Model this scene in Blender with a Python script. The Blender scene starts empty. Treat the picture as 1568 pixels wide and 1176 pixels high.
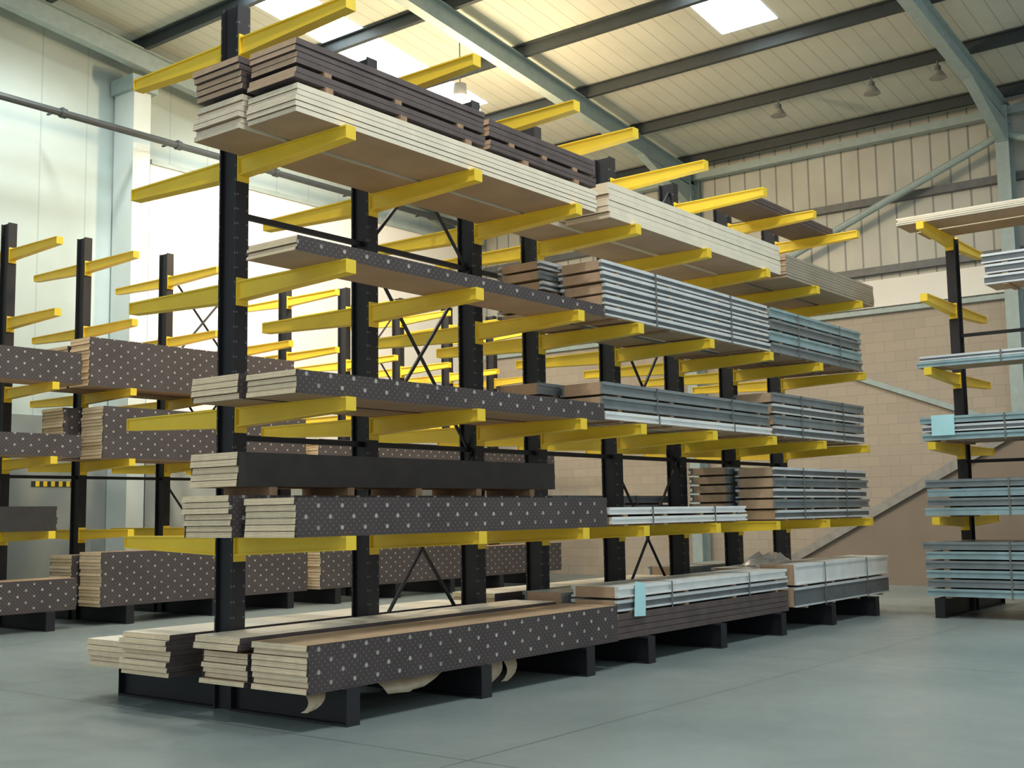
import bpy, math, random
from mathutils import Vector, Matrix
random.seed(7)
scene = bpy.context.scene
scene.view_settings.view_transform = 'Standard'
scene.view_settings.look = 'None'
scene.view_settings.exposure = 0.04

# ------------------------------------------------------------------ materials
def new_mat(name):
    m = bpy.data.materials.new(name); m.use_nodes = True
    nt = m.node_tree
    b = nt.nodes['Principled BSDF']
    return m, nt, b

def N(nt, t, **kw):
    n = nt.nodes.new(t)
    for k, v in kw.items():
        setattr(n, k, v)
    return n

def math_n(nt, op, a, b=None, c=None):
    n = nt.nodes.new('ShaderNodeMath'); n.operation = op
    for i, v in enumerate((a, b, c)):
        if v is None: continue
        if isinstance(v, (int, float)): n.inputs[i].default_value = v
        else: nt.links.new(v, n.inputs[i])
    return n.outputs[0]

def mixc(nt, fac, a, b):
    n = nt.nodes.new('ShaderNodeMix'); n.data_type = 'RGBA'
    for sock, v in ((n.inputs[0], fac), (n.inputs[6], a), (n.inputs[7], b)):
        if isinstance(v, (int, float)): sock.default_value = v
        elif isinstance(v, (tuple, list)): sock.default_value = (v[0], v[1], v[2], 1)
        else: nt.links.new(v, sock)
    return n.outputs[2]

def obj_xyz(nt):
    tc = N(nt, 'ShaderNodeTexCoord'); s = N(nt, 'ShaderNodeSeparateXYZ')
    nt.links.new(tc.outputs['Object'], s.inputs[0])
    return tc.outputs['Object'], s.outputs

def noise(nt, vec, scale, detail=3):
    n = N(nt, 'ShaderNodeTexNoise'); n.inputs['Scale'].default_value = scale
    n.inputs['Detail'].default_value = detail
    nt.links.new(vec, n.inputs['Vector'])
    return n.outputs['Fac']

def ramp01(nt, v, lo, hi):
    n = N(nt, 'ShaderNodeMapRange'); nt.links.new(v, n.inputs[0])
    n.inputs[1].default_value = lo; n.inputs[2].default_value = hi
    return n.outputs[0]

def simple(name, col, rough=0.6, metal=0.0, var=0.25, scale=6.0):
    m, nt, b = new_mat(name)
    vec, s = obj_xyz(nt)
    f = ramp01(nt, noise(nt, vec, scale), 0.3, 0.7)
    dark = tuple(c*(1-var) for c in col)
    nt.links.new(mixc(nt, f, dark, col), b.inputs['Base Color'])
    b.inputs['Roughness'].default_value = rough
    b.inputs['Metallic'].default_value = metal
    return m

def striped(name, col, line, axis, period, width, rough=0.6, metal=0.0, var=0.12, bump=0.0):
    m, nt, b = new_mat(name)
    vec, s = obj_xyz(nt)
    fr = math_n(nt, 'FRACT', math_n(nt, 'DIVIDE', s[axis], period))
    msk = math_n(nt, 'LESS_THAN', fr, width)
    f = ramp01(nt, noise(nt, vec, 1.3), 0.3, 0.7)
    base = mixc(nt, f, tuple(c*(1-var) for c in col), col)
    nt.links.new(mixc(nt, msk, base, line), b.inputs['Base Color'])
    b.inputs['Roughness'].default_value = rough
    b.inputs['Metallic'].default_value = metal
    if bump:
        bn = N(nt, 'ShaderNodeBump'); bn.inputs['Distance'].default_value = bump
        nt.links.new(math_n(nt, 'SUBTRACT', 1.0, msk), bn.inputs['Height'])
        nt.links.new(bn.outputs[0], b.inputs['Normal'])
    return m

def dots_mat(name, base, dot):
    m, nt, b = new_mat(name)
    vec, s = obj_xyz(nt)
    def grid(px, pz, ox, oz, r):
        u = math_n(nt, 'SUBTRACT', math_n(nt, 'FRACT', math_n(nt, 'ADD', math_n(nt, 'DIVIDE', s[0], px), ox)), 0.5)
        v = math_n(nt, 'SUBTRACT', math_n(nt, 'FRACT', math_n(nt, 'ADD', math_n(nt, 'DIVIDE', s[2], pz), oz)), 0.5)
        u = math_n(nt, 'MULTIPLY', u, px); v = math_n(nt, 'MULTIPLY', v, pz)
        d = math_n(nt, 'SQRT', math_n(nt, 'ADD', math_n(nt, 'MULTIPLY', u, u), math_n(nt, 'MULTIPLY', v, v)))
        return math_n(nt, 'LESS_THAN', d, r)
    big = math_n(nt, 'MAXIMUM', grid(0.25, 0.17, 0, 0.1, 0.0175), grid(0.25, 0.17, 0.5, 0.6, 0.0175))
    small = math_n(nt, 'MAXIMUM', grid(0.0625, 0.057, 0, 0, 0.008), grid(0.0625, 0.057, 0.5, 0.5, 0.008))
    f = ramp01(nt, noise(nt, vec, 2.5), 0.3, 0.7)
    c0 = mixc(nt, f, tuple(c*0.75 for c in base), base)
    c1 = mixc(nt, math_n(nt, 'MULTIPLY', small, 0.14), c0, dot)
    fade = math_n(nt, 'MULTIPLY_ADD', ramp01(nt, noise(nt, vec, 4.0, 2), .35, .65), .4, .45)
    nt.links.new(mixc(nt, math_n(nt, 'MULTIPLY', big, fade), c1, dot), b.inputs['Base Color'])
    b.inputs['Roughness'].default_value = 0.75
    return m

def endgrain(name, col, dark):
    m, nt, b = new_mat(name)
    vec, s = obj_xyz(nt)
    nz = noise(nt, vec, 5, 2)
    z = math_n(nt, 'ADD', s[2], math_n(nt, 'MULTIPLY', nz, 0.03))
    fr = math_n(nt, 'FRACT', math_n(nt, 'DIVIDE', z, 0.022))
    msk = math_n(nt, 'MULTIPLY', math_n(nt, 'LESS_THAN', fr, 0.25), 0.35)
    f = ramp01(nt, noise(nt, vec, 14), 0.3, 0.75)
    base = mixc(nt, f, tuple(c*0.85 for c in col), col)
    nt.links.new(mixc(nt, msk, base, dark), b.inputs['Base Color'])
    b.inputs['Roughness'].default_value = 0.85
    return m

M = {}
M['black'] = simple('black_steel', (0.013, 0.013, 0.018), 0.5, 0, 0.3)
M['hole'] = simple('punched_hole_rim', (0.16, 0.17, 0.18), 0.6)
M['yellow'] = simple('yellow_paint', (0.95, 0.68, 0.05), 0.42, 0, 0.08, 3)
M['end'] = endgrain('board_end', (0.92, 0.76, 0.53), (0.43, 0.29, 0.17))
M['end_w'] = endgrain('board_end_pale', (0.90, 0.79, 0.61), (0.45, 0.33, 0.21))
M['end_t'] = endgrain('board_end_tan', (0.62, 0.44, 0.30), (0.27, 0.17, 0.10))
M['dots'] = dots_mat('dotted_wrap', (0.070, 0.056, 0.058), (0.53, 0.52, 0.49))
M['plain'] = simple('dark_board_face', (0.042, 0.037, 0.036), 0.6, 0, 0.3)
M['brown'] = simple('brown_board_face', (0.115, 0.088, 0.086), 0.6, 0, 0.3)
M['cream'] = simple('cream_board_face', (0.84, 0.77, 0.62), 0.6, 0, 0.1)
M['tan'] = simple('tan_board_face', (0.48, 0.34, 0.22), 0.7, 0, 0.2, 2)
M['tan2'] = simple('beige_board_face', (0.40, 0.35, 0.27), 0.7, 0, 0.2, 2)
M['pale'] = simple('pale_board_top', (0.74, 0.71, 0.63), 0.55, 0, 0.15, 2)
M['silver'] = simple('galvanised_profile', (0.78, 0.83, 0.86), 0.3, 0.15, 0.15, 4)
M['grey'] = simple('grey_profile', (0.27, 0.31, 0.33), 0.35, 0.15, 0.25, 4)
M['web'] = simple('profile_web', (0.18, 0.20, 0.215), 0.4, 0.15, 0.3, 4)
M['strap'] = simple('packing_strap', (0.18, 0.18, 0.17), 0.5)
M['teal'] = simple('coated_profile', (0.37, 0.52, 0.56), 0.35, 0.1, 0.25, 4)
M['wood'] = simple('timber_batten', (0.42, 0.27, 0.16), 0.8, 0, 0.3, 10)
M['white_strip'] = simple('white_strip', (0.86, 0.89, 0.89), 0.35, 0, 0.1)
M['paper'] = simple('pale_blue_label', (0.5, 0.85, 0.92), 0.6, 0, 0.05)
M['steelpaint'] = simple('blue_grey_structure_paint', (0.36, 0.45, 0.45), 0.5, 0, 0.15)
M['purlin'] = simple('purlin_dark', (0.035, 0.045, 0.05), 0.5, 0, 0.2)
M['pipe'] = simple('pipe_dark', (0.05, 0.06, 0.065), 0.5)
M['plastic'] = simple('torn_polythene', (0.60, 0.50, 0.36), 0.3, 0, 0.3)
M['poly_w'] = simple('white_polythene', (0.68, 0.69, 0.68), 0.3, 0, 0.1)

# ------------------------------------------------------------------ mesh builder
class MB:
    def __init__(s): s.v = []; s.f = []; s.m = []; s.mats = []
    def mi(s, key):
        if key not in s.mats: s.mats.append(key)
        return s.mats.index(key)
    def add(s, vs, fs, keys):
        o = len(s.v); s.v += [tuple(v) for v in vs]
        for i, f in enumerate(fs):
            s.f.append([o+k for k in f])
            s.m.append(s.mi(keys if isinstance(keys, str) else keys[i]))
    # faces order: -x,+x,-y,+y,-z,+z
    def box(s, x0, x1, y0, y1, z0, z1, k):
        vs = [(x0,y0,z0),(x1,y0,z0),(x1,y1,z0),(x0,y1,z0),(x0,y0,z1),(x1,y0,z1),(x1,y1,z1),(x0,y1,z1)]
        fs = [(0,4,7,3),(1,2,6,5),(0,1,5,4),(3,7,6,2),(0,3,2,1),(4,5,6,7)]
        s.add(vs, fs, k)
    def hexa(s, lo, hi, k):
        # faces: bottom, top, -y, +x, +y, -x
        vs = list(lo)+list(hi)
        fs = [(3,2,1,0),(4,5,6,7),(0,1,5,4),(1,2,6,5),(2,3,7,6),(3,0,4,7)]
        s.add(vs, fs, k)
    def tube(s, a, b, r, k, n=8):
        a = Vector(a); b = Vector(b); d = (b-a).normalized()
        u = d.orthogonal().normalized(); w = d.cross(u)
        vs = []
        for p in (a, b):
            for i in range(n):
                t = 2*math.pi*i/n
                vs.append(p+u*math.cos(t)*r+w*math.sin(t)*r)
        fs = [(i, (i+1)%n, n+(i+1)%n, n+i) for i in range(n)]
        fs += [tuple(reversed(range(n))), tuple(range(n, 2*n))]
        s.add(vs, fs, k)
    def frustum(s, c, r0, z0, r1, z1, k, n=20, caps=(True, True)):
        vs = []
        for r, z in ((r0, z0), (r1, z1)):
            for i in range(n):
                t = 2*math.pi*i/n
                vs.append((c[0]+r*math.cos(t), c[1]+r*math.sin(t), z))
        fs = [(i, (i+1)%n, n+(i+1)%n, n+i) for i in range(n)]
        if caps[0]: fs.append(tuple(reversed(range(n))))
        if caps[1]: fs.append(tuple(range(n, 2*n)))
        s.add(vs, fs, k)
    def obj(s, name, origin=(0,0,0), xf=None):
        me = bpy.data.meshes.new(name)
        o = Vector(origin)
        me.from_pydata([tuple(Vector(v)-o) for v in s.v], [], s.f)
        for k in s.mats: me.materials.append(M[k])
        for p, i in zip(me.polygons, s.m): p.material_index = i
        me.update()
        ob = bpy.data.objects.new(name, me)
        scene.collection.objects.link(ob)
        mw = Matrix.Translation(o)
        ob.matrix_world = (xf @ mw) if xf is not None else mw
        return ob

# ------------------------------------------------------------------ racks
LV = [1.44, 2.53, 3.63, 4.73, 5.82]
BASE = 0.28
ARM = 1.46
CY = .115
def arm(mb, xc, side, zt):
    y0 = CY*side; y1 = ARM*side
    w = 0.055; t = 0.014
    h0 = 0.165; h1 = 0.11
    mb.hexa([(xc-w,y0,zt-t),(xc+w,y0,zt-t),(xc+w,y1,zt-t),(xc-w,y1,zt-t)],
            [(xc-w,y0,zt),(xc+w,y0,zt),(xc+w,y1,zt),(xc-w,y1,zt)], 'yellow')
    mb.hexa([(xc-w,y0,zt-h0),(xc+w,y0,zt-h0),(xc+w,y1,zt-h1),(xc-w,y1,zt-h1)],
            [(xc-w,y0,zt-h0+t),(xc+w,y0,zt-h0+t),(xc+w,y1,zt-h1+t),(xc-w,y1,zt-h1+t)], 'yellow')
    mb.hexa([(xc-.035,y0,zt-h0+t),(xc+.035,y0,zt-h0+t),(xc+.035,y1,zt-h1+t),(xc-.035,y1,zt-h1+t)],
            [(xc-.035,y0,zt-t),(xc+.035,y0,zt-t),(xc+.035,y1,zt-t),(xc-.035,y1,zt-t)], 'yellow')
    ya, yb = sorted((y1, y1+0.008*side))
    mb.box(xc-w, xc+w, ya, yb, zt-h1, zt, 'yellow')
    ya, yb = sorted((y0, y0+0.015*side))
    mb.box(xc-.062, xc+.062, ya, yb, zt-h0-.05, zt+.03, 'yellow')

def rack(name, xs, xbr, loc, rotz=0, height=6.13, sides=(-1, 1), levels=LV, holes=False):
    mb = MB()
    for xc in xs:
        mb.box(xc-.07, xc+.07, -CY, -CY+.018, 0.0, height, 'black')
        mb.box(xc-.07, xc+.07, CY-.018, CY, 0.0, height, 'black')
        mb.box(xc-.035, xc+.035, -CY+.018, CY-.018, 0.0, height, 'black')
        ya = -ARM-.02 if -1 in sides else -.2
        yb = ARM+.02 if 1 in sides else .2
        for y0, y1 in ((ya, -CY), (CY, yb)):
            mb.box(xc-.07, xc+.07, y0, y1, 0.0, .018, 'black')
            mb.box(xc-.07, xc+.07, y0, y1, BASE-.018, BASE, 'black')
            mb.box(xc-.015, xc+.015, y0, y1, .018, BASE-.018, 'black')
        mb.box(xc-.07, xc+.07, ya-.01, ya, 0, BASE, 'black')
        mb.box(xc-.07, xc+.07, yb, yb+.01, 0, BASE, 'black')
        for sd in sides:
            mb.hexa([(xc-.06,CY*sd,BASE),(xc+.06,CY*sd,BASE),(xc+.06,.15*sd,BASE),(xc-.06,.15*sd,BASE)],
                    [(xc-.06,CY*sd,BASE+.2),(xc+.06,CY*sd,BASE+.2),(xc+.06,.125*sd,BASE+.2),(xc-.06,.125*sd,BASE+.2)], 'black')
            for z in levels: arm(mb, xc, sd, z)
        if holes:
            z = .5
            while z < height-.1:
                for dx in (-.052, .052):
                    mb.box(xc+dx-.008, xc+dx+.008, -CY-.002, -CY, z-.008, z+.008, 'hole')
                for dy in (-CY+.009, CY-.009):
                    mb.box(xc-.072, xc-.07, dy-.006, dy+.006, z-.01, z+.01, 'hole')
                z += .13
    for a, b in zip(xs[:-1], xs[1:]):
        for z in (2.28, 4.25):
            mb.box(a+.035, b-.035, -.02, .02, z-.025, z+.025, 'black')
    for a, b in xbr:
        for z0, z1 in ((.35, 2.25), (2.3, 4.22), (4.28, 6.0)):
            mb.tube((a+.04, -.03, z0), (b-.04, -.03, z1), .020, 'black', 6)
            mb.tube((a+.04, .03, z1), (b-.04, .03, z0), .020, 'black', 6)
    xf = Matrix.Translation(loc) @ Matrix.Rotation(rotz, 4, 'Z')
    return mb.obj(name, (0,0,0), xf)

XS = [6.48, 8.09, 9.70, 10.84, 12.44, 14.04, 15.62, 17.22]
YC = 8.14
rack('cantilever_rack', XS, [(8.09, 9.70), (12.44, 14.04)], (0, YC, 0), holes=True)
XS2 = [6.25, 7.85, 9.45, 10.77, 12.38, 13.99, 15.12, 16.7, 18.3, 19.9, 21.5]
YC2 = 17.4
rack('cantilever_rack', XS2, [(12.38, 13.99), (16.7, 18.3)], (0, YC2, 0), height=6.25)
XFR = Matrix.Translation((18.75, 5.75, 0)) @ Matrix.Rotation(-math.pi/2, 4, 'Z')
rack('cantilever_rack', [0, 1.6, 3.2, 4.8, 6.4], [(1.6, 3.2)], (18.75, 5.75, 0), -math.pi/2, height=5.82)

# ------------------------------------------------------------------ stock
STY = {  # side, top, end, under
 'dots': ('dots', 'tan', 'end', 'tan'),
 'plain': ('plain', 'tan', 'end', 'tan'),
 'brown': ('brown', 'brown', 'end_t', 'brown'),
 'cream': ('cream', 'pale', 'end_w', 'tan'),
 'beige': ('tan2', 'tan2', 'end_t', 'tan'),
 'paletop': ('brown', 'pale', 'end', 'tan'),
}
def board_pack(x0, x1, y0, y1, z0, z1, th=.045, style='dots', xf=None, jit=.015):
    side, top, end, und = STY[style]
    mb = MB()
    n = max(1, round((z1-z0)/th)); h = (z1-z0)/n
    wrap = style in ('dots', 'plain')
    s = .006 if wrap else 0
    for i in range(n):
        a = x0+random.uniform(-jit, jit); b = x1+random.uniform(-jit, jit)
        dy = 0 if wrap else random.uniform(0, .012)
        g = .005 if n > 1 else 0
        zz1 = z0+(i+1)*h-(g if i < n-1 else 0)
        mb.hexa([(a, y0+s+dy, z0+i*h),(b, y0+s+dy, z0+i*h),(b, y1-s-dy*.5, z0+i*h),(a, y1-s-dy*.5, z0+i*h)],
                [(a+.006, y0+s+dy, zz1),(b, y0+s+dy, zz1),(b, y1-s-dy*.5, zz1),(a+.006, y1-s-dy*.5, zz1)],
                [und, top, side, end, side, end])
    if wrap:
        mb.box(x0+.01, x1-.01, y0, y0+s, z0, z1, side)
        mb.box(x0+.01, x1-.01, y1-s, y1, z0, z1, side)
    c = ((x0+x1)/2, (y0+y1)/2, z0)
    return mb.obj('board_pack', c, xf)

def battens(x0, x1, y0, y1, z0, z1, n=5, xf=None):
    mb = MB()
    for i in range(n):
        x = x0+.35+(x1-x0-.7)*i/(n-1)
        mb.box(x-.04, x+.04, y0+.01, y1-.01, z0, z1, 'wood')
    return mb.obj('timber_batten_set', ((x0+x1)/2, (y0+y1)/2, z0), xf)

def profile_bundle(x0, x1, y0, y1, z0, z1, n, mat='silver', alt=None, xf=None, end='end_t', sp=.024):
    """layers of long channel profiles on timber spacers"""
    mb = MB()
    pitch = (z1-z0)/n
    for i in range(n):
        k = alt if (alt and i % 2) else mat
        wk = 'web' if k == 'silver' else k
        a = x0+random.uniform(-.03, .03); b = x1+random.uniform(-.03, .03)
        za = z0+i*pitch+(sp if pitch > .09 else .006); zb = z0+(i+1)*pitch
        oy = random.uniform(0, .02)
        t = min(.034, (zb-za)*.38); d = .05
        for (c0, c1, sgn) in ((y0+oy, y0+d, 1), (y1-d, y1, -1)):
            mb.box(a, b, c0, c1, za, za+t*.6, k)
            mb.box(a, b, c0, c1, zb-t, zb, k)
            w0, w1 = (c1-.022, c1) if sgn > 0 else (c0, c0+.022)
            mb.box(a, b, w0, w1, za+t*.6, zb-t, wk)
        mb.box(a+.01, b-.01, y0+d, y1-d, za, zb-.002, [end, end, k, k, 'tan', k])
        for j in range(4):
            x = x0+.3+(x1-x0-.6)*j/3
            mb.box(x-.04, x+.04, y0+.02, y1-.004, z0+i*pitch, za, 'wood')
    for fx in (.27, .73):
        x = x0+(x1-x0)*fx
        mb.box(x-.012, x+.012, y0-.003, y0, z0, z1, 'strap')
        mb.box(x-.012, x+.012, y0, y1, z1, z1+.003, 'strap')
    return mb.obj('steel_profile_bundle', ((x0+x1)/2, (y0+y1)/2, z0), xf)

F0, F1, G0, G1 = 6.73, 7.32, 7.38, 7.98
XA, XB = 5.96, 10.12
# level 5 (upper)
board_pack(XA, XB, F0, F1, 4.73, 4.96, .048, 'cream', jit=.02)
board_pack(XA-.02, XB, G0, G1, 4.73, 5.02, .05, 'cream', jit=.03)
battens(XA, XB, F0, F1, 4.96, 5.01); battens(XA, XB, G0, G1, 5.02, 5.07)
board_pack(XA, 8.3, F0+.02, F1, 5.01, 5.10, .045, 'brown')
board_pack(8.36, XB+.02, F0+.02, F1, 5.01, 5.10, .045, 'brown')
battens(XA, 8.3, F0+.02, F1, 5.10, 5.14, 3); battens(8.36, XB, F0+.02, F1, 5.10, 5.14, 3)
board_pack(XA+.02, 8.3, F0+.03, F1, 5.14, 5.34, .05, 'brown')
board_pack(8.36, XB+.02, F0+.03, F1, 5.14, 5.30, .05, 'brown')
board_pack(XA-.03, XB, G0, G1, 5.07, 5.33, .05, 'brown', jit=.03)
# level 4
board_pack(XA, XB+.1, F0, F1, 3.63, 3.75, .03, 'dots')
# level 3
board_pack(XA, XB+.05, F0, F1, 2.53, 2.71, .045, 'dots')
board_pack(XA-.02, XB, G0, G1, 2.53, 2.73, .045, 'dots')
# level 2
board_pack(XA, XB+.05, F0, F1, 1.44, 1.74, .05, 'dots')
board_pack(XA-.08, XB, G0, G1, 1.44, 1.77, .05, 'dots', jit=.03)
battens(XA, XB, G0, G1, 1.77, 1.84)
board_pack(XA-.02, XB+.05, G0, G1, 1.84, 2.11, .05, 'plain')
# base level, camera side
board_pack(6.06, 10.28, 6.70, 7.34, BASE, .64, .045, 'dots')
board_pack(6.08, 10.2, 7.42, 7.99, BASE, .53, .04, 'dots', jit=.03)
battens(6.08, 10.2, 7.42, 7.99, .53, .56)
board_pack(6.0, 10.2, 7.42, 7.99, .56, .66, .05, 'paletop')
# base level, far side
board_pack(6.05, 10.2, 8.40, 9.08, BASE, .63, .045, 'paletop', jit=.03)
board_pack(6.2, 10.3, 9.16, 9.82, BASE, .52, .045, 'paletop', jit=.03)

# second half of main rack
P0, P1, Q0, Q1 = 10.36, 14.55, 14.72, 17.9
board_pack(P0, P1, F0, F1, 4.73, 5.12, .06, 'cream', jit=.02)
board_pack(P0-.2, P1, G0, G1, 4.73, 5.08, .06, 'cream', jit=.02)
board_pack(Q0, Q1, F0, F1, 4.73, 5.05, .04, 'beige')
board_pack(Q0, Q1, G0, G1, 4.73, 5.0, .04, 'beige')
board_pack(14.4, 17.4, 7.15, 7.75, 5.82, 5.95, .05, 'brown')
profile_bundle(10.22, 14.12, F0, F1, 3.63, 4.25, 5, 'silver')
profile_bundle(10.0, 14.12, G0, G1, 3.63, 4.30, 6, 'grey', 'silver')
profile_bundle(14.2, 17.3, F0, F1, 3.63, 4.25, 4, 'grey', 'teal')
profile_bundle(14.2, 17.3, G0, G1, 3.63, 4.2, 4, 'grey')
profile_bundle(10.22, 14.1, F0, F1, 2.53, 2.64, 1, 'white_strip')
profile_bundle(10.22, 14.1, F0+.02, F1, 2.645, 2.95, 2, 'grey')
profile_bundle(9.95, 14.1, G0, G1, 2.53, 2.97, 3, 'grey')
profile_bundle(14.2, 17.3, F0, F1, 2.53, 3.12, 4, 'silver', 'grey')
profile_bundle(14.2, 17.3, G0, G1, 2.53, 3.05, 5, 'grey')
profile_bundle(10.25, 13.3, F0, F1, 1.44, 1.64, 2, 'white_strip')
profile_bundle(10.4, 14.0, G0, G1, 1.44, 1.60, 1, 'grey')
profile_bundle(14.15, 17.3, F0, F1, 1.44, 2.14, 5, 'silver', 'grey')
profile_bundle(14.1, 17.3, G0, G1, 1.44, 2.16, 6, 'grey')
board_pack(10.35, 14.4, 6.74, 7.34, BASE, .54, .06, 'brown')
profile_bundle(10.35, 14.4, 6.74, 7.34, .54, .82, 2, 'silver', 'white_strip')
profile_bundle(10.35, 14.4, 7.42, 7.99, BASE, .74, 3, 'grey')
profile_bundle(14.65, 17.95, 6.72, 7.32, BASE, .56, 1, 'silver')
profile_bundle(14.65, 17.95, 6.72, 7.32, .565, .86, 1, 'white_strip')
profile_bundle(14.65, 17.95, 7.42, 7.99, BASE, .80, 3, 'silver')
# far side of main rack
board_pack(10.4, 14.4, 8.42, 9.05, BASE, .7, .05, 'paletop')
profile_bundle(10.9, 14.4, 8.42, 9.05, 1.44, 1.8, 3, 'grey')
profile_bundle(14.7, 17.8, 8.42, 9.05, BASE, .8, 3, 'grey')
profile_bundle(12.2, 15.6, 8.42, 9.05, 2.53, 2.8, 2, 'grey')

# background rack stock
A0, A1, B0, B1 = 15.98, 16.57, 16.63, 17.24
board_pack(10.3, 14.45, A0, A1, BASE, 1.10, .05, 'dots')
board_pack(10.2, 14.4, B0, B1, BASE, 1.05, .05, 'dots')
board_pack(10.27, 14.4, A0, A1, 2.53, 3.33, .05, 'dots')
board_pack(10.0, 14.3, B0, B1, 2.53, 3.33, .05, 'dots')
board_pack(10.05, 14.15, A0+.05, A1, 3.63, 4.38, .05, 'dots')
board_pack(10.05, 14.15, B0, B1, 3.63, 4.3, .05, 'dots')
board_pack(14.75, 18.9, A0, A1, BASE, 1.05, .05, 'dots')
board_pack(14.7, 18.8, A0, A1, 2.53, 3.0, .05, 'dots')
board_pack(19.1, 22.2, A0, A1, BASE, .9, .05, 'dots')
board_pack(19.1, 22.0, A0, A1, 2.53, 2.9, .05, 'dots')
board_pack(14.75, 18.7, A0, A1, 1.44, 1.7, .05, 'plain')
board_pack(5.8, 9.9, A0, A1, 3.63, 4.1, .05, 'dots')
board_pack(5.8, 9.92, A0, A1, 2.53, 2.86, .05, 'dots')
board_pack(5.6, 9.55, A0, A1, 1.44, 1.8, .05, 'plain')
board_pack(5.8, 9.9, A0, A1, BASE, .74, .05, 'dots')

# right rack stock
RF0, RF1, RG0, RG1 = -1.42, -.80, -.74, -.16
board_pack(-.36, 3.9, RF0, RF1, 5.82, 5.93, .03, 'cream', XFR)
board_pack(-.30, 3.9, RG0, RG1, 5.82, 5.92, .03, 'cream', XFR)
profile_bundle(.85, 4.9, RF0, RF1, 4.73, 5.20, 3, 'silver', None, XFR)
profile_bundle(-.15, 4.2, RF0, RF1, 3.63, 3.80, 2, 'teal', 'silver', XFR)
profile_bundle(-.15, 4.2, RF0, RF1, 2.53, 2.90, 3, 'teal', 'silver', XFR)
profile_bundle(-.1, 4.2, RG0, RG1, 2.53, 2.90, 3, 'grey', 'teal', XFR)
profile_bundle(-.15, 4.2, RF0, RF1, 1.44, 1.98, 4, 'teal', 'grey', XFR)
profile_bundle(-.1, 4.2, RG0, RG1, 1.44, 2.0, 5, 'grey', 'teal', XFR)
profile_bundle(-.2, 4.2, RF0, RF1, BASE, 1.08, 6, 'teal', 'grey', XFR)
profile_bundle(-.1, 4.2, RG0, RG1, BASE, 1.08, 7, 'grey', 'teal', XFR)

def label(pts, name='paper_label'):
    mb = MB(); P = [Vector(p) for p in pts]
    n = (P[1]-P[0]).cross(P[3]-P[0]).normalized()*.003
    mb.hexa([p for p in P], [p+n for p in P], 'paper')
    return mb.obj(name, P[0])
label([(10.62, 6.72, .50), (10.84, 6.72, .49), (10.86, 6.72, .83), (10.66, 6.725, .86)])
label([(17.32, 5.75, 2.62), (17.32, 5.42, 2.62), (17.32, 5.42, 2.92), (17.32, 5.75, 2.92)])

def plastic(x, y, w, drop, lean, seed):
    rnd = random.Random(seed); mb = MB(); nu, nv = 5, 6
    vs = []
    for j in range(nv+1):
        t = j/nv
        for i in range(nu+1):
            u = i/nu
            vs.append((x+u*w*(1-.6*t)+lean*t*t, y-.10*math.sin(t*2.2)+.02*math.sin(u*7+seed)*t, BASE-.002-drop*t+rnd.uniform(-.006, .006)*t))
    fs = [(j*(nu+1)+i, j*(nu+1)+i+1, (j+1)*(nu+1)+i+1, (j+1)*(nu+1)+i) for j in range(nv) for i in range(nu)]
    mb.add(vs, fs, 'plastic')
    ob = mb.obj('torn_plastic_wrap', (x, y, BASE))
    for p in ob.data.polygons: p.use_smooth = True
plastic(6.95, 6.9, .9, .13, .1, 1)
plastic(6.15, 6.85, .22, .14, -.08, 2)
plastic(8.35, 6.9, .25, .2, -.12, 3)
plastic(8.6, 6.9, .2, .2, -.12, 4)

def heap(x, y, z, lx, ly, h, seed):
    from mathutils import noise as mn
    mb = MB(); n = 22; vs = []
    for j in range(n+1):
        for i in range(n+1):
            u = i/n*2-1; v = j/n*2-1
            e = max(0, 1-(u*u+v*v))**.5
            q = mn.noise(Vector((u*2.7+seed, v*2.7, seed)))+.3*mn.noise(Vector((u*6, v*6, seed)))
            vs.append((x+u*lx, y+v*ly, z+.004+h*e*(.6+.7*q)))
    fs = [(j*(n+1)+i, j*(n+1)+i+1, (j+1)*(n+1)+i+1, (j+1)*(n+1)+i) for j in range(n) for i in range(n)]
    mb.add(vs, fs, 'poly_w')
    ob = mb.obj('crumpled_polythene', (x, y, z))
    for p in ob.data.polygons: p.use_smooth = True
    return ob
heap(15.8, 7.7, .803, .6, .27, .22, 3)

# ------------------------------------------------------------------ building shell
XW, YW = 25.0, 21.0
X_MIN, Y_MIN = -7.0, -8.0
def roofz(x): return 10.0+(XW-x)*.12

m, nt, b = new_mat('polished_concrete')
vec, s = obj_xyz(nt)
n1 = ramp01(nt, noise(nt, vec, .35, 5), .3, .7); n2 = ramp01(nt, noise(nt, vec, 3.5, 6), .3, .7)
c = mixc(nt, n1, (0.19, 0.245, 0.255), (0.285, 0.34, 0.345))
c = mixc(nt, math_n(nt, 'MULTIPLY', n2, .22), c, (0.145, 0.18, 0.19))
jx = math_n(nt, 'LESS_THAN', math_n(nt, 'FRACT', math_n(nt, 'DIVIDE', s[0], 6.0)), .003)
jy = math_n(nt, 'LESS_THAN', math_n(nt, 'FRACT', math_n(nt, 'DIVIDE', math_n(nt, 'ADD', s[1], .9), 6.0)), .003)
c = mixc(nt, math_n(nt, 'MULTIPLY', math_n(nt, 'MAXIMUM', jx, jy), .7), c, (0.08, 0.1, 0.1))
nt.links.new(c, b.inputs['Base Color'])
nt.links.new(math_n(nt, 'ADD', math_n(nt, 'MULTIPLY', n2, .12), .28), b.inputs['Roughness'])
M['floor'] = m
mb = MB(); mb.box(X_MIN, XW+.3, Y_MIN, YW+.3, -.2, 0, 'floor'); mb.obj('floor')

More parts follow.
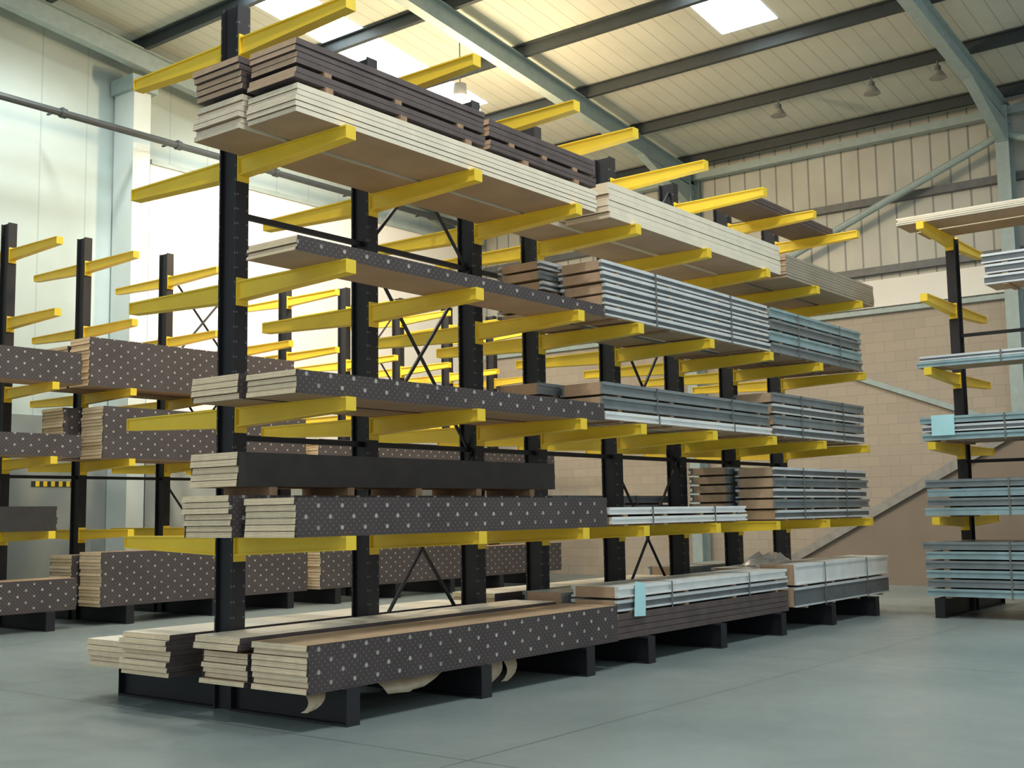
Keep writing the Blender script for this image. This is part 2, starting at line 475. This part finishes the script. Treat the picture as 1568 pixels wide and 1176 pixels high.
M['ceil'] = striped('roof_liner', (0.57, 0.60, 0.54), (0.38, 0.40, 0.36), 1, .33, .07, .6, 0, .1)
mb = MB()
mb.hexa([(X_MIN,Y_MIN,roofz(X_MIN)),(XW+.3,Y_MIN,roofz(XW+.3)),(XW+.3,YW+.3,roofz(XW+.3)),(X_MIN,YW+.3,roofz(X_MIN))],
        [(X_MIN,Y_MIN,roofz(X_MIN)+.15),(XW+.3,Y_MIN,roofz(XW+.3)+.15),(XW+.3,YW+.3,roofz(XW+.3)+.15),(X_MIN,YW+.3,roofz(X_MIN)+.15)], 'ceil')
mb.obj('ceiling')

m, nt, b = new_mat('blockwork')
vec, s = obj_xyz(nt)
cb = N(nt, 'ShaderNodeCombineXYZ'); nt.links.new(s[1], cb.inputs[0]); nt.links.new(s[2], cb.inputs[1])
br = N(nt, 'ShaderNodeTexBrick')
nt.links.new(cb.outputs[0], br.inputs['Vector'])
br.inputs['Scale'].default_value = 1; br.inputs['Brick Width'].default_value = .45; br.inputs['Row Height'].default_value = .225
br.inputs['Mortar Size'].default_value = .006
br.inputs['Color1'].default_value = (0.42, 0.365, 0.30, 1); br.inputs['Color2'].default_value = (0.385, 0.335, 0.28, 1)
br.inputs['Mortar'].default_value = (0.32, 0.28, 0.235, 1)
nt.links.new(br.outputs['Color'], b.inputs['Base Color']); b.inputs['Roughness'].default_value = .9
M['block'] = m
M['clad'] = striped('wall_cladding', (0.55, 0.56, 0.51), (0.25, 0.26, 0.25), 1, .40, .10, .5, .0, .15, .01)
M['clad_n'] = striped('wall_cladding_pale', (0.52, 0.62, 0.61), (0.40, 0.49, 0.49), 0, 1.0, .03, .5, 0, .08)
M['plinth'] = simple('grey_plinth', (0.30, 0.33, 0.32), .7, 0, .15, 1)
M['white'] = simple('white_painted_wall', (0.84, 0.83, 0.78), .7, 0, .04, 1)
M['postw'] = simple('pale_clad_post', (0.64, 0.71, 0.69), .6, 0, .06, 1)
M['girt'] = simple('wall_girt', (0.14, 0.15, 0.16), .5)
M['stair'] = simple('grey_stair_paint', (0.32, 0.31, 0.29), .6)
M['stairdark'] = simple('understair_panel', (0.25, 0.20, 0.16), .8, 0, .1, 1)
M['hazard'] = striped('hazard_stripes', (0.85, 0.6, 0.03), (0.02, 0.02, 0.02), 0, .16, .5)
mb = MB()
mb.box(XW, XW+.25, Y_MIN, YW+.25, 0, 5.8, 'block')
mb.box(XW+.05, XW+.25, Y_MIN, YW+.25, 5.8, 10.0, 'clad')
mb.obj('wall_east')
mb = MB()
mb.box(X_MIN, XW, YW, YW+.25, 0, 3.6, 'plinth')
mb.hexa([(X_MIN,YW+.05,3.6),(XW,YW+.05,3.6),(XW,YW+.25,3.6),(X_MIN,YW+.25,3.6)],
        [(X_MIN,YW+.05,roofz(X_MIN)),(XW,YW+.05,roofz(XW)),(XW,YW+.25,roofz(XW)),(X_MIN,YW+.25,roofz(X_MIN))], 'clad_n')
mb.box(12.0, 12.9, 20.985, 21.0, 2.24, 2.34, 'hazard')
mb.obj('wall_north')
mb = MB()
mb.box(14.12, 24.6, 20.45, 20.9, 3.3, 8.9, 'white')
mb.box(14.12, 24.6, 20.43, 20.9, 0, 3.3, 'plinth')
mb.box(14.12, 24.6, 20.4, 20.95, 8.9, 9.0, 'steelpaint')
mb.obj('wall_partition')

mb = MB()
for z in (8.3, 6.75):
    mb.box(XW-.12, XW+.05, Y_MIN, 20.4, z-.08, z+.08, 'girt')
mb.box(XW-.1, XW, Y_MIN, 20.4, 5.8, 5.9, 'steelpaint')
mb.box(XW-.02, XW+.05, Y_MIN, 20.4, 5.95, 6.55, 'white')
mb.obj('trim_girts')
mb = MB()
mb.box(XW-.35, XW-.15, Y_MIN, 20.4, 9.55, 9.72, 'steelpaint')
mb.obj('eaves_beam')
mb = MB()
mb.tube((24.6, 6.5, 9.1), (24.6, 13.5, 6.35), .08, 'steelpaint', 10)
mb.tube((24.6, 6.3, 9.1), (24.6, -.6, 6.35), .08, 'steelpaint', 10)
mb.obj('wall_bracing_tube')
mb = MB()
def zs(y): return 1.0+(10.2-y)*.54
ya, yb = 11.9, 3.4
for xo in (24.02, 24.9):
    mb.hexa([(xo,yb,zs(yb)-.16),(xo+.05,yb,zs(yb)-.16),(xo+.05,ya,max(0,zs(ya)-.16)),(xo,ya,max(0,zs(ya)-.16))],
            [(xo,yb,zs(yb)+.10),(xo+.05,yb,zs(yb)+.10),(xo+.05,ya,zs(ya)+.10),(xo,ya,zs(ya)+.10)], 'stair')
y = ya-.1
while y > yb:
    mb.box(24.07, 24.9, y-.14, y+.12, zs(y)-.03, zs(y), 'stair'); y -= .33
mb.hexa([(24.1,yb,0),(24.14,yb,0),(24.14,ya,0),(24.1,ya,0)],
        [(24.1,yb,zs(yb)-.16),(24.14,yb,zs(yb)-.16),(24.14,ya,.02),(24.1,ya,.02)], 'stairdark')
mb.obj('wall_staircase')
mb = MB()
mb.hexa([(24.9,4.5,2.28),(24.99,4.5,2.28),(24.99,9.95,4.42),(24.9,9.95,4.42)],
        [(24.9,4.5,2.40),(24.99,4.5,2.40),(24.99,9.95,4.54),(24.9,9.95,4.54)], 'steelpaint')
mb.obj('trim_sloping_rail')

def portal(y, name='portal_frame', col=True):
    mb = MB()
    k = 'steelpaint'
    d = .42; top = .22
    def zt(x): return roofz(x)-top
    x0, x1 = X_MIN+.2, XW-.15
    for (a0, a1, w) in ((0, .02, .11), (d-.02, d, .11), (.02, d-.02, .012)):
        mb.hexa([(x0,y-w,zt(x0)-a1),(x1,y-w,zt(x1)-a1),(x1,y+w,zt(x1)-a1),(x0,y+w,zt(x0)-a1)],
                [(x0,y-w,zt(x0)-a0),(x1,y-w,zt(x1)-a0),(x1,y+w,zt(x1)-a0),(x0,y+w,zt(x0)-a0)], k)
    xh = XW-2.6
    mb.hexa([(x1-.35,y-.1,zt(x1)-d-.45),(x1-.33,y-.1,zt(x1)-d-.45),(x1-.33,y+.1,zt(x1)-d-.45),(x1-.35,y+.1,zt(x1)-d-.45)],
            [(xh,y-.1,zt(xh)-d),(x1-.33,y-.1,zt(x1)-d),(x1-.33,y+.1,zt(x1)-d),(xh,y+.1,zt(xh)-d)], k)
    if col:
        mb.box(XW-.52, XW-.50, y-.13, y+.13, 0, zt(x1)-.1, k)
        mb.box(XW-.15, XW-.13, y-.13, y+.13, 0, zt(x1)-.1, k)
        mb.box(XW-.50, XW-.15, y-.012, y+.012, 0, zt(x1)-.1, k)
    return mb.obj(name)
for y in (-.9, 6.4, 13.7): portal(y)
portal(20.15, col=False)
mb = MB()
mb.box(13.6, 14.0, 20.3, 20.98, 0, roofz(14)-.7, 'postw')
mb.box(13.5, 14.1, 20.2, 20.98, roofz(14)-1.0, roofz(14)-.7, 'steelpaint')
mb.obj('gable_post')
mb = MB()
x = 24.4
while x > X_MIN+1:
    z = roofz(x)
    mb.box(x-.015, x+.015, Y_MIN, YW, z-.22, z-.01, 'purlin')
    mb.box(x-.015, x+.09, Y_MIN, YW, z-.235, z-.22, 'purlin')
    mb.box(x-.09, x+.015, Y_MIN, YW, z-.03, z-.012, 'purlin')
    x -= 2.15
mb.obj('roof_purlins')
# small unlit spotlight fixtures slung under a purlin
for yy in (10.2, 8.2, 6.9):
    xx = 22.25; zt = roofz(xx)-.235
    mb = MB()
    mb.tube((xx, yy, zt), (xx, yy, zt-.12), .02, 'girt', 6)
    mb.frustum((xx, yy), .17, zt-.34, .08, zt-.20, 'stair', 16)
    mb.frustum((xx, yy), .07, zt-.20, .06, zt-.10, 'girt', 12)
    mb.obj('spotlight_fixture', (xx, yy, zt))
def emis(name, col, st):
    m, nt, b = new_mat(name)
    b.inputs['Base Color'].default_value = (.8, .85, .85, 1)
    b.inputs['Emission Color'].default_value = (*col, 1)
    b.inputs['Emission Strength'].default_value = st
    return m
M['sky'] = emis('translucent_rooflight', (0.80, 0.95, 1.0), 8.0)
M['bulb'] = emis('lamp_glow', (1.0, 0.78, 0.46), 80.0)
for yc in (2.9, 9.5, 16.45):
    mb = MB()
    xb = 19.6
    xa = 6 if yc > 3 else 2
    h = .57
    mb.hexa([(xa,yc-h,roofz(xa)-.012),(xb,yc-h,roofz(xb)-.012),(xb,yc+h,roofz(xb)-.012),(xa,yc+h,roofz(xa)-.012)],
            [(xa,yc-h,roofz(xa)-.002),(xb,yc-h,roofz(xb)-.002),(xb,yc+h,roofz(xb)-.002),(xa,yc+h,roofz(xa)-.002)], 'sky')
    mb.obj('skylight')
mb = MB()
mb.tube((2, 19.9, 9.25), (24.4, 19.9, 9.25), .07, 'pipe', 10)
x = 4
while x < 24:
    mb.box(x-.02, x+.02, 19.88, 20.45, 9.33, 9.36, 'pipe'); mb.tube((x-.06,19.9,9.25),(x+.06,19.9,9.25), .095, 'pipe', 10)
    x += 2.6
mb.obj('service_pipe')

# ------------------------------------------------------------------ lamps and added fill lights
def lamp(x, y, z, power, col=(1, .78, .5), refr=False):
    root = bpy.data.objects.new('high_bay_or_fill_lamp', None); scene.collection.objects.link(root); root.location = (x, y, z)
    mb = MB()
    if refr:
        mb.frustum((0, 0), .14, .36, .12, .60, 'girt')
        mb.frustum((0, 0), .22, -.34, .36, -.16, 'bulb', caps=(True, False))
        mb.frustum((0, 0), .36, -.16, .38, .10, 'bulb', caps=(False, False))
        mb.frustum((0, 0), .38, .10, .15, .36, 'bulb', caps=(False, True))
        mb.tube((0, 0, .60), (0, 0, roofz(x)-z-.02), .012, 'girt', 6)
    else:
        mb.frustum((0, 0), .10, .26, .09, .46, 'girt')
        mb.frustum((0, 0), .27, 0, .12, .26, 'steelpaint', caps=(False, True))
        mb.frustum((0, 0), .22, .05, .22, .06, 'bulb')
        mb.tube((0, 0, .46), (0, 0, roofz(x)-z-.02), .012, 'girt', 6)
    ob = mb.obj('lamp_body'); ob.parent = root
    ld = bpy.data.lights.new('lamp_light', 'POINT' if refr else 'SPOT'); ld.energy = power; ld.color = col
    ld.shadow_soft_size = .22
    if not refr:
        ld.spot_size = math.radians(165); ld.spot_blend = .6
    lo = bpy.data.objects.new('lamp_light', ld); scene.collection.objects.link(lo); lo.parent = root
    lo.location = (0, 0, -.60 if refr else -.03)
    return root
lamp(16.4, 13.95, 9.08, 700, (1, .68, .38), True)
lamp(16.5, 7.2, 10.3, 1000, (1, .86, .70))  # this and the following lamps are added out of view to light the hall
lamp(9.5, 12.3, 11.2, 1100, (1, .92, .80))
lamp(11, 18.6, 11.1, 420, (.88, .96, 1))
lamp(5, 4.0, 11.5, 1200, (1, .92, .80))
lamp(10.5, 2.5, 11.1, 600, (.96, .96, .93))
root = bpy.data.objects.new('added_wall_fill', None); scene.collection.objects.link(root); root.location = (12.5, 14.6, 10.9)  # unseen spot, added to brighten the white partition
mb = MB(); mb.box(-.2, .2, -.08, .08, -.15, .15, 'girt'); mb.tube((0,0,.15),(0,0,.5),.015,'girt',6); o = mb.obj('wall_fill_body'); o.parent = root
ld = bpy.data.lights.new('wall_fill_beam', 'SPOT'); ld.energy = 3600; ld.color = (1, .94, .84); ld.spot_size = math.radians(75); ld.spot_blend = .7; ld.shadow_soft_size = .2
lo = bpy.data.objects.new('wall_fill_beam', ld); scene.collection.objects.link(lo); lo.parent = root
lo.location = (0, .12, -.1)
lo.rotation_euler = (Vector((18.5, 20.5, 5))-Vector((12.5, 14.7, 10.8))).to_track_quat('-Z', 'Y').to_euler()

w = bpy.data.worlds.new('World'); scene.world = w; w.use_nodes = True
bg = w.node_tree.nodes['Background']; bg.inputs[0].default_value = (0.78, 0.86, 0.87, 1); bg.inputs[1].default_value = .88

# ------------------------------------------------------------------ camera
p = math.radians(6.25); a = math.radians(38.0); r = math.radians(.9)
F = Vector((math.cos(p)*math.cos(a), math.cos(p)*math.sin(a), math.sin(p)))
R0 = Vector((math.sin(a), -math.cos(a), 0)); U0 = R0.cross(F)
R = R0*math.cos(r)-U0*math.sin(r); U = U0*math.cos(r)+R0*math.sin(r)
cam = bpy.data.cameras.new('camera'); co = bpy.data.objects.new('camera', cam); scene.collection.objects.link(co)
mat = Matrix((R, U, -F)).transposed().to_4x4(); mat.translation = (0, 0, 1.6)
co.matrix_world = mat
cam.sensor_width = 36; cam.lens = 1800/1568*36; cam.clip_end = 200
scene.camera = co
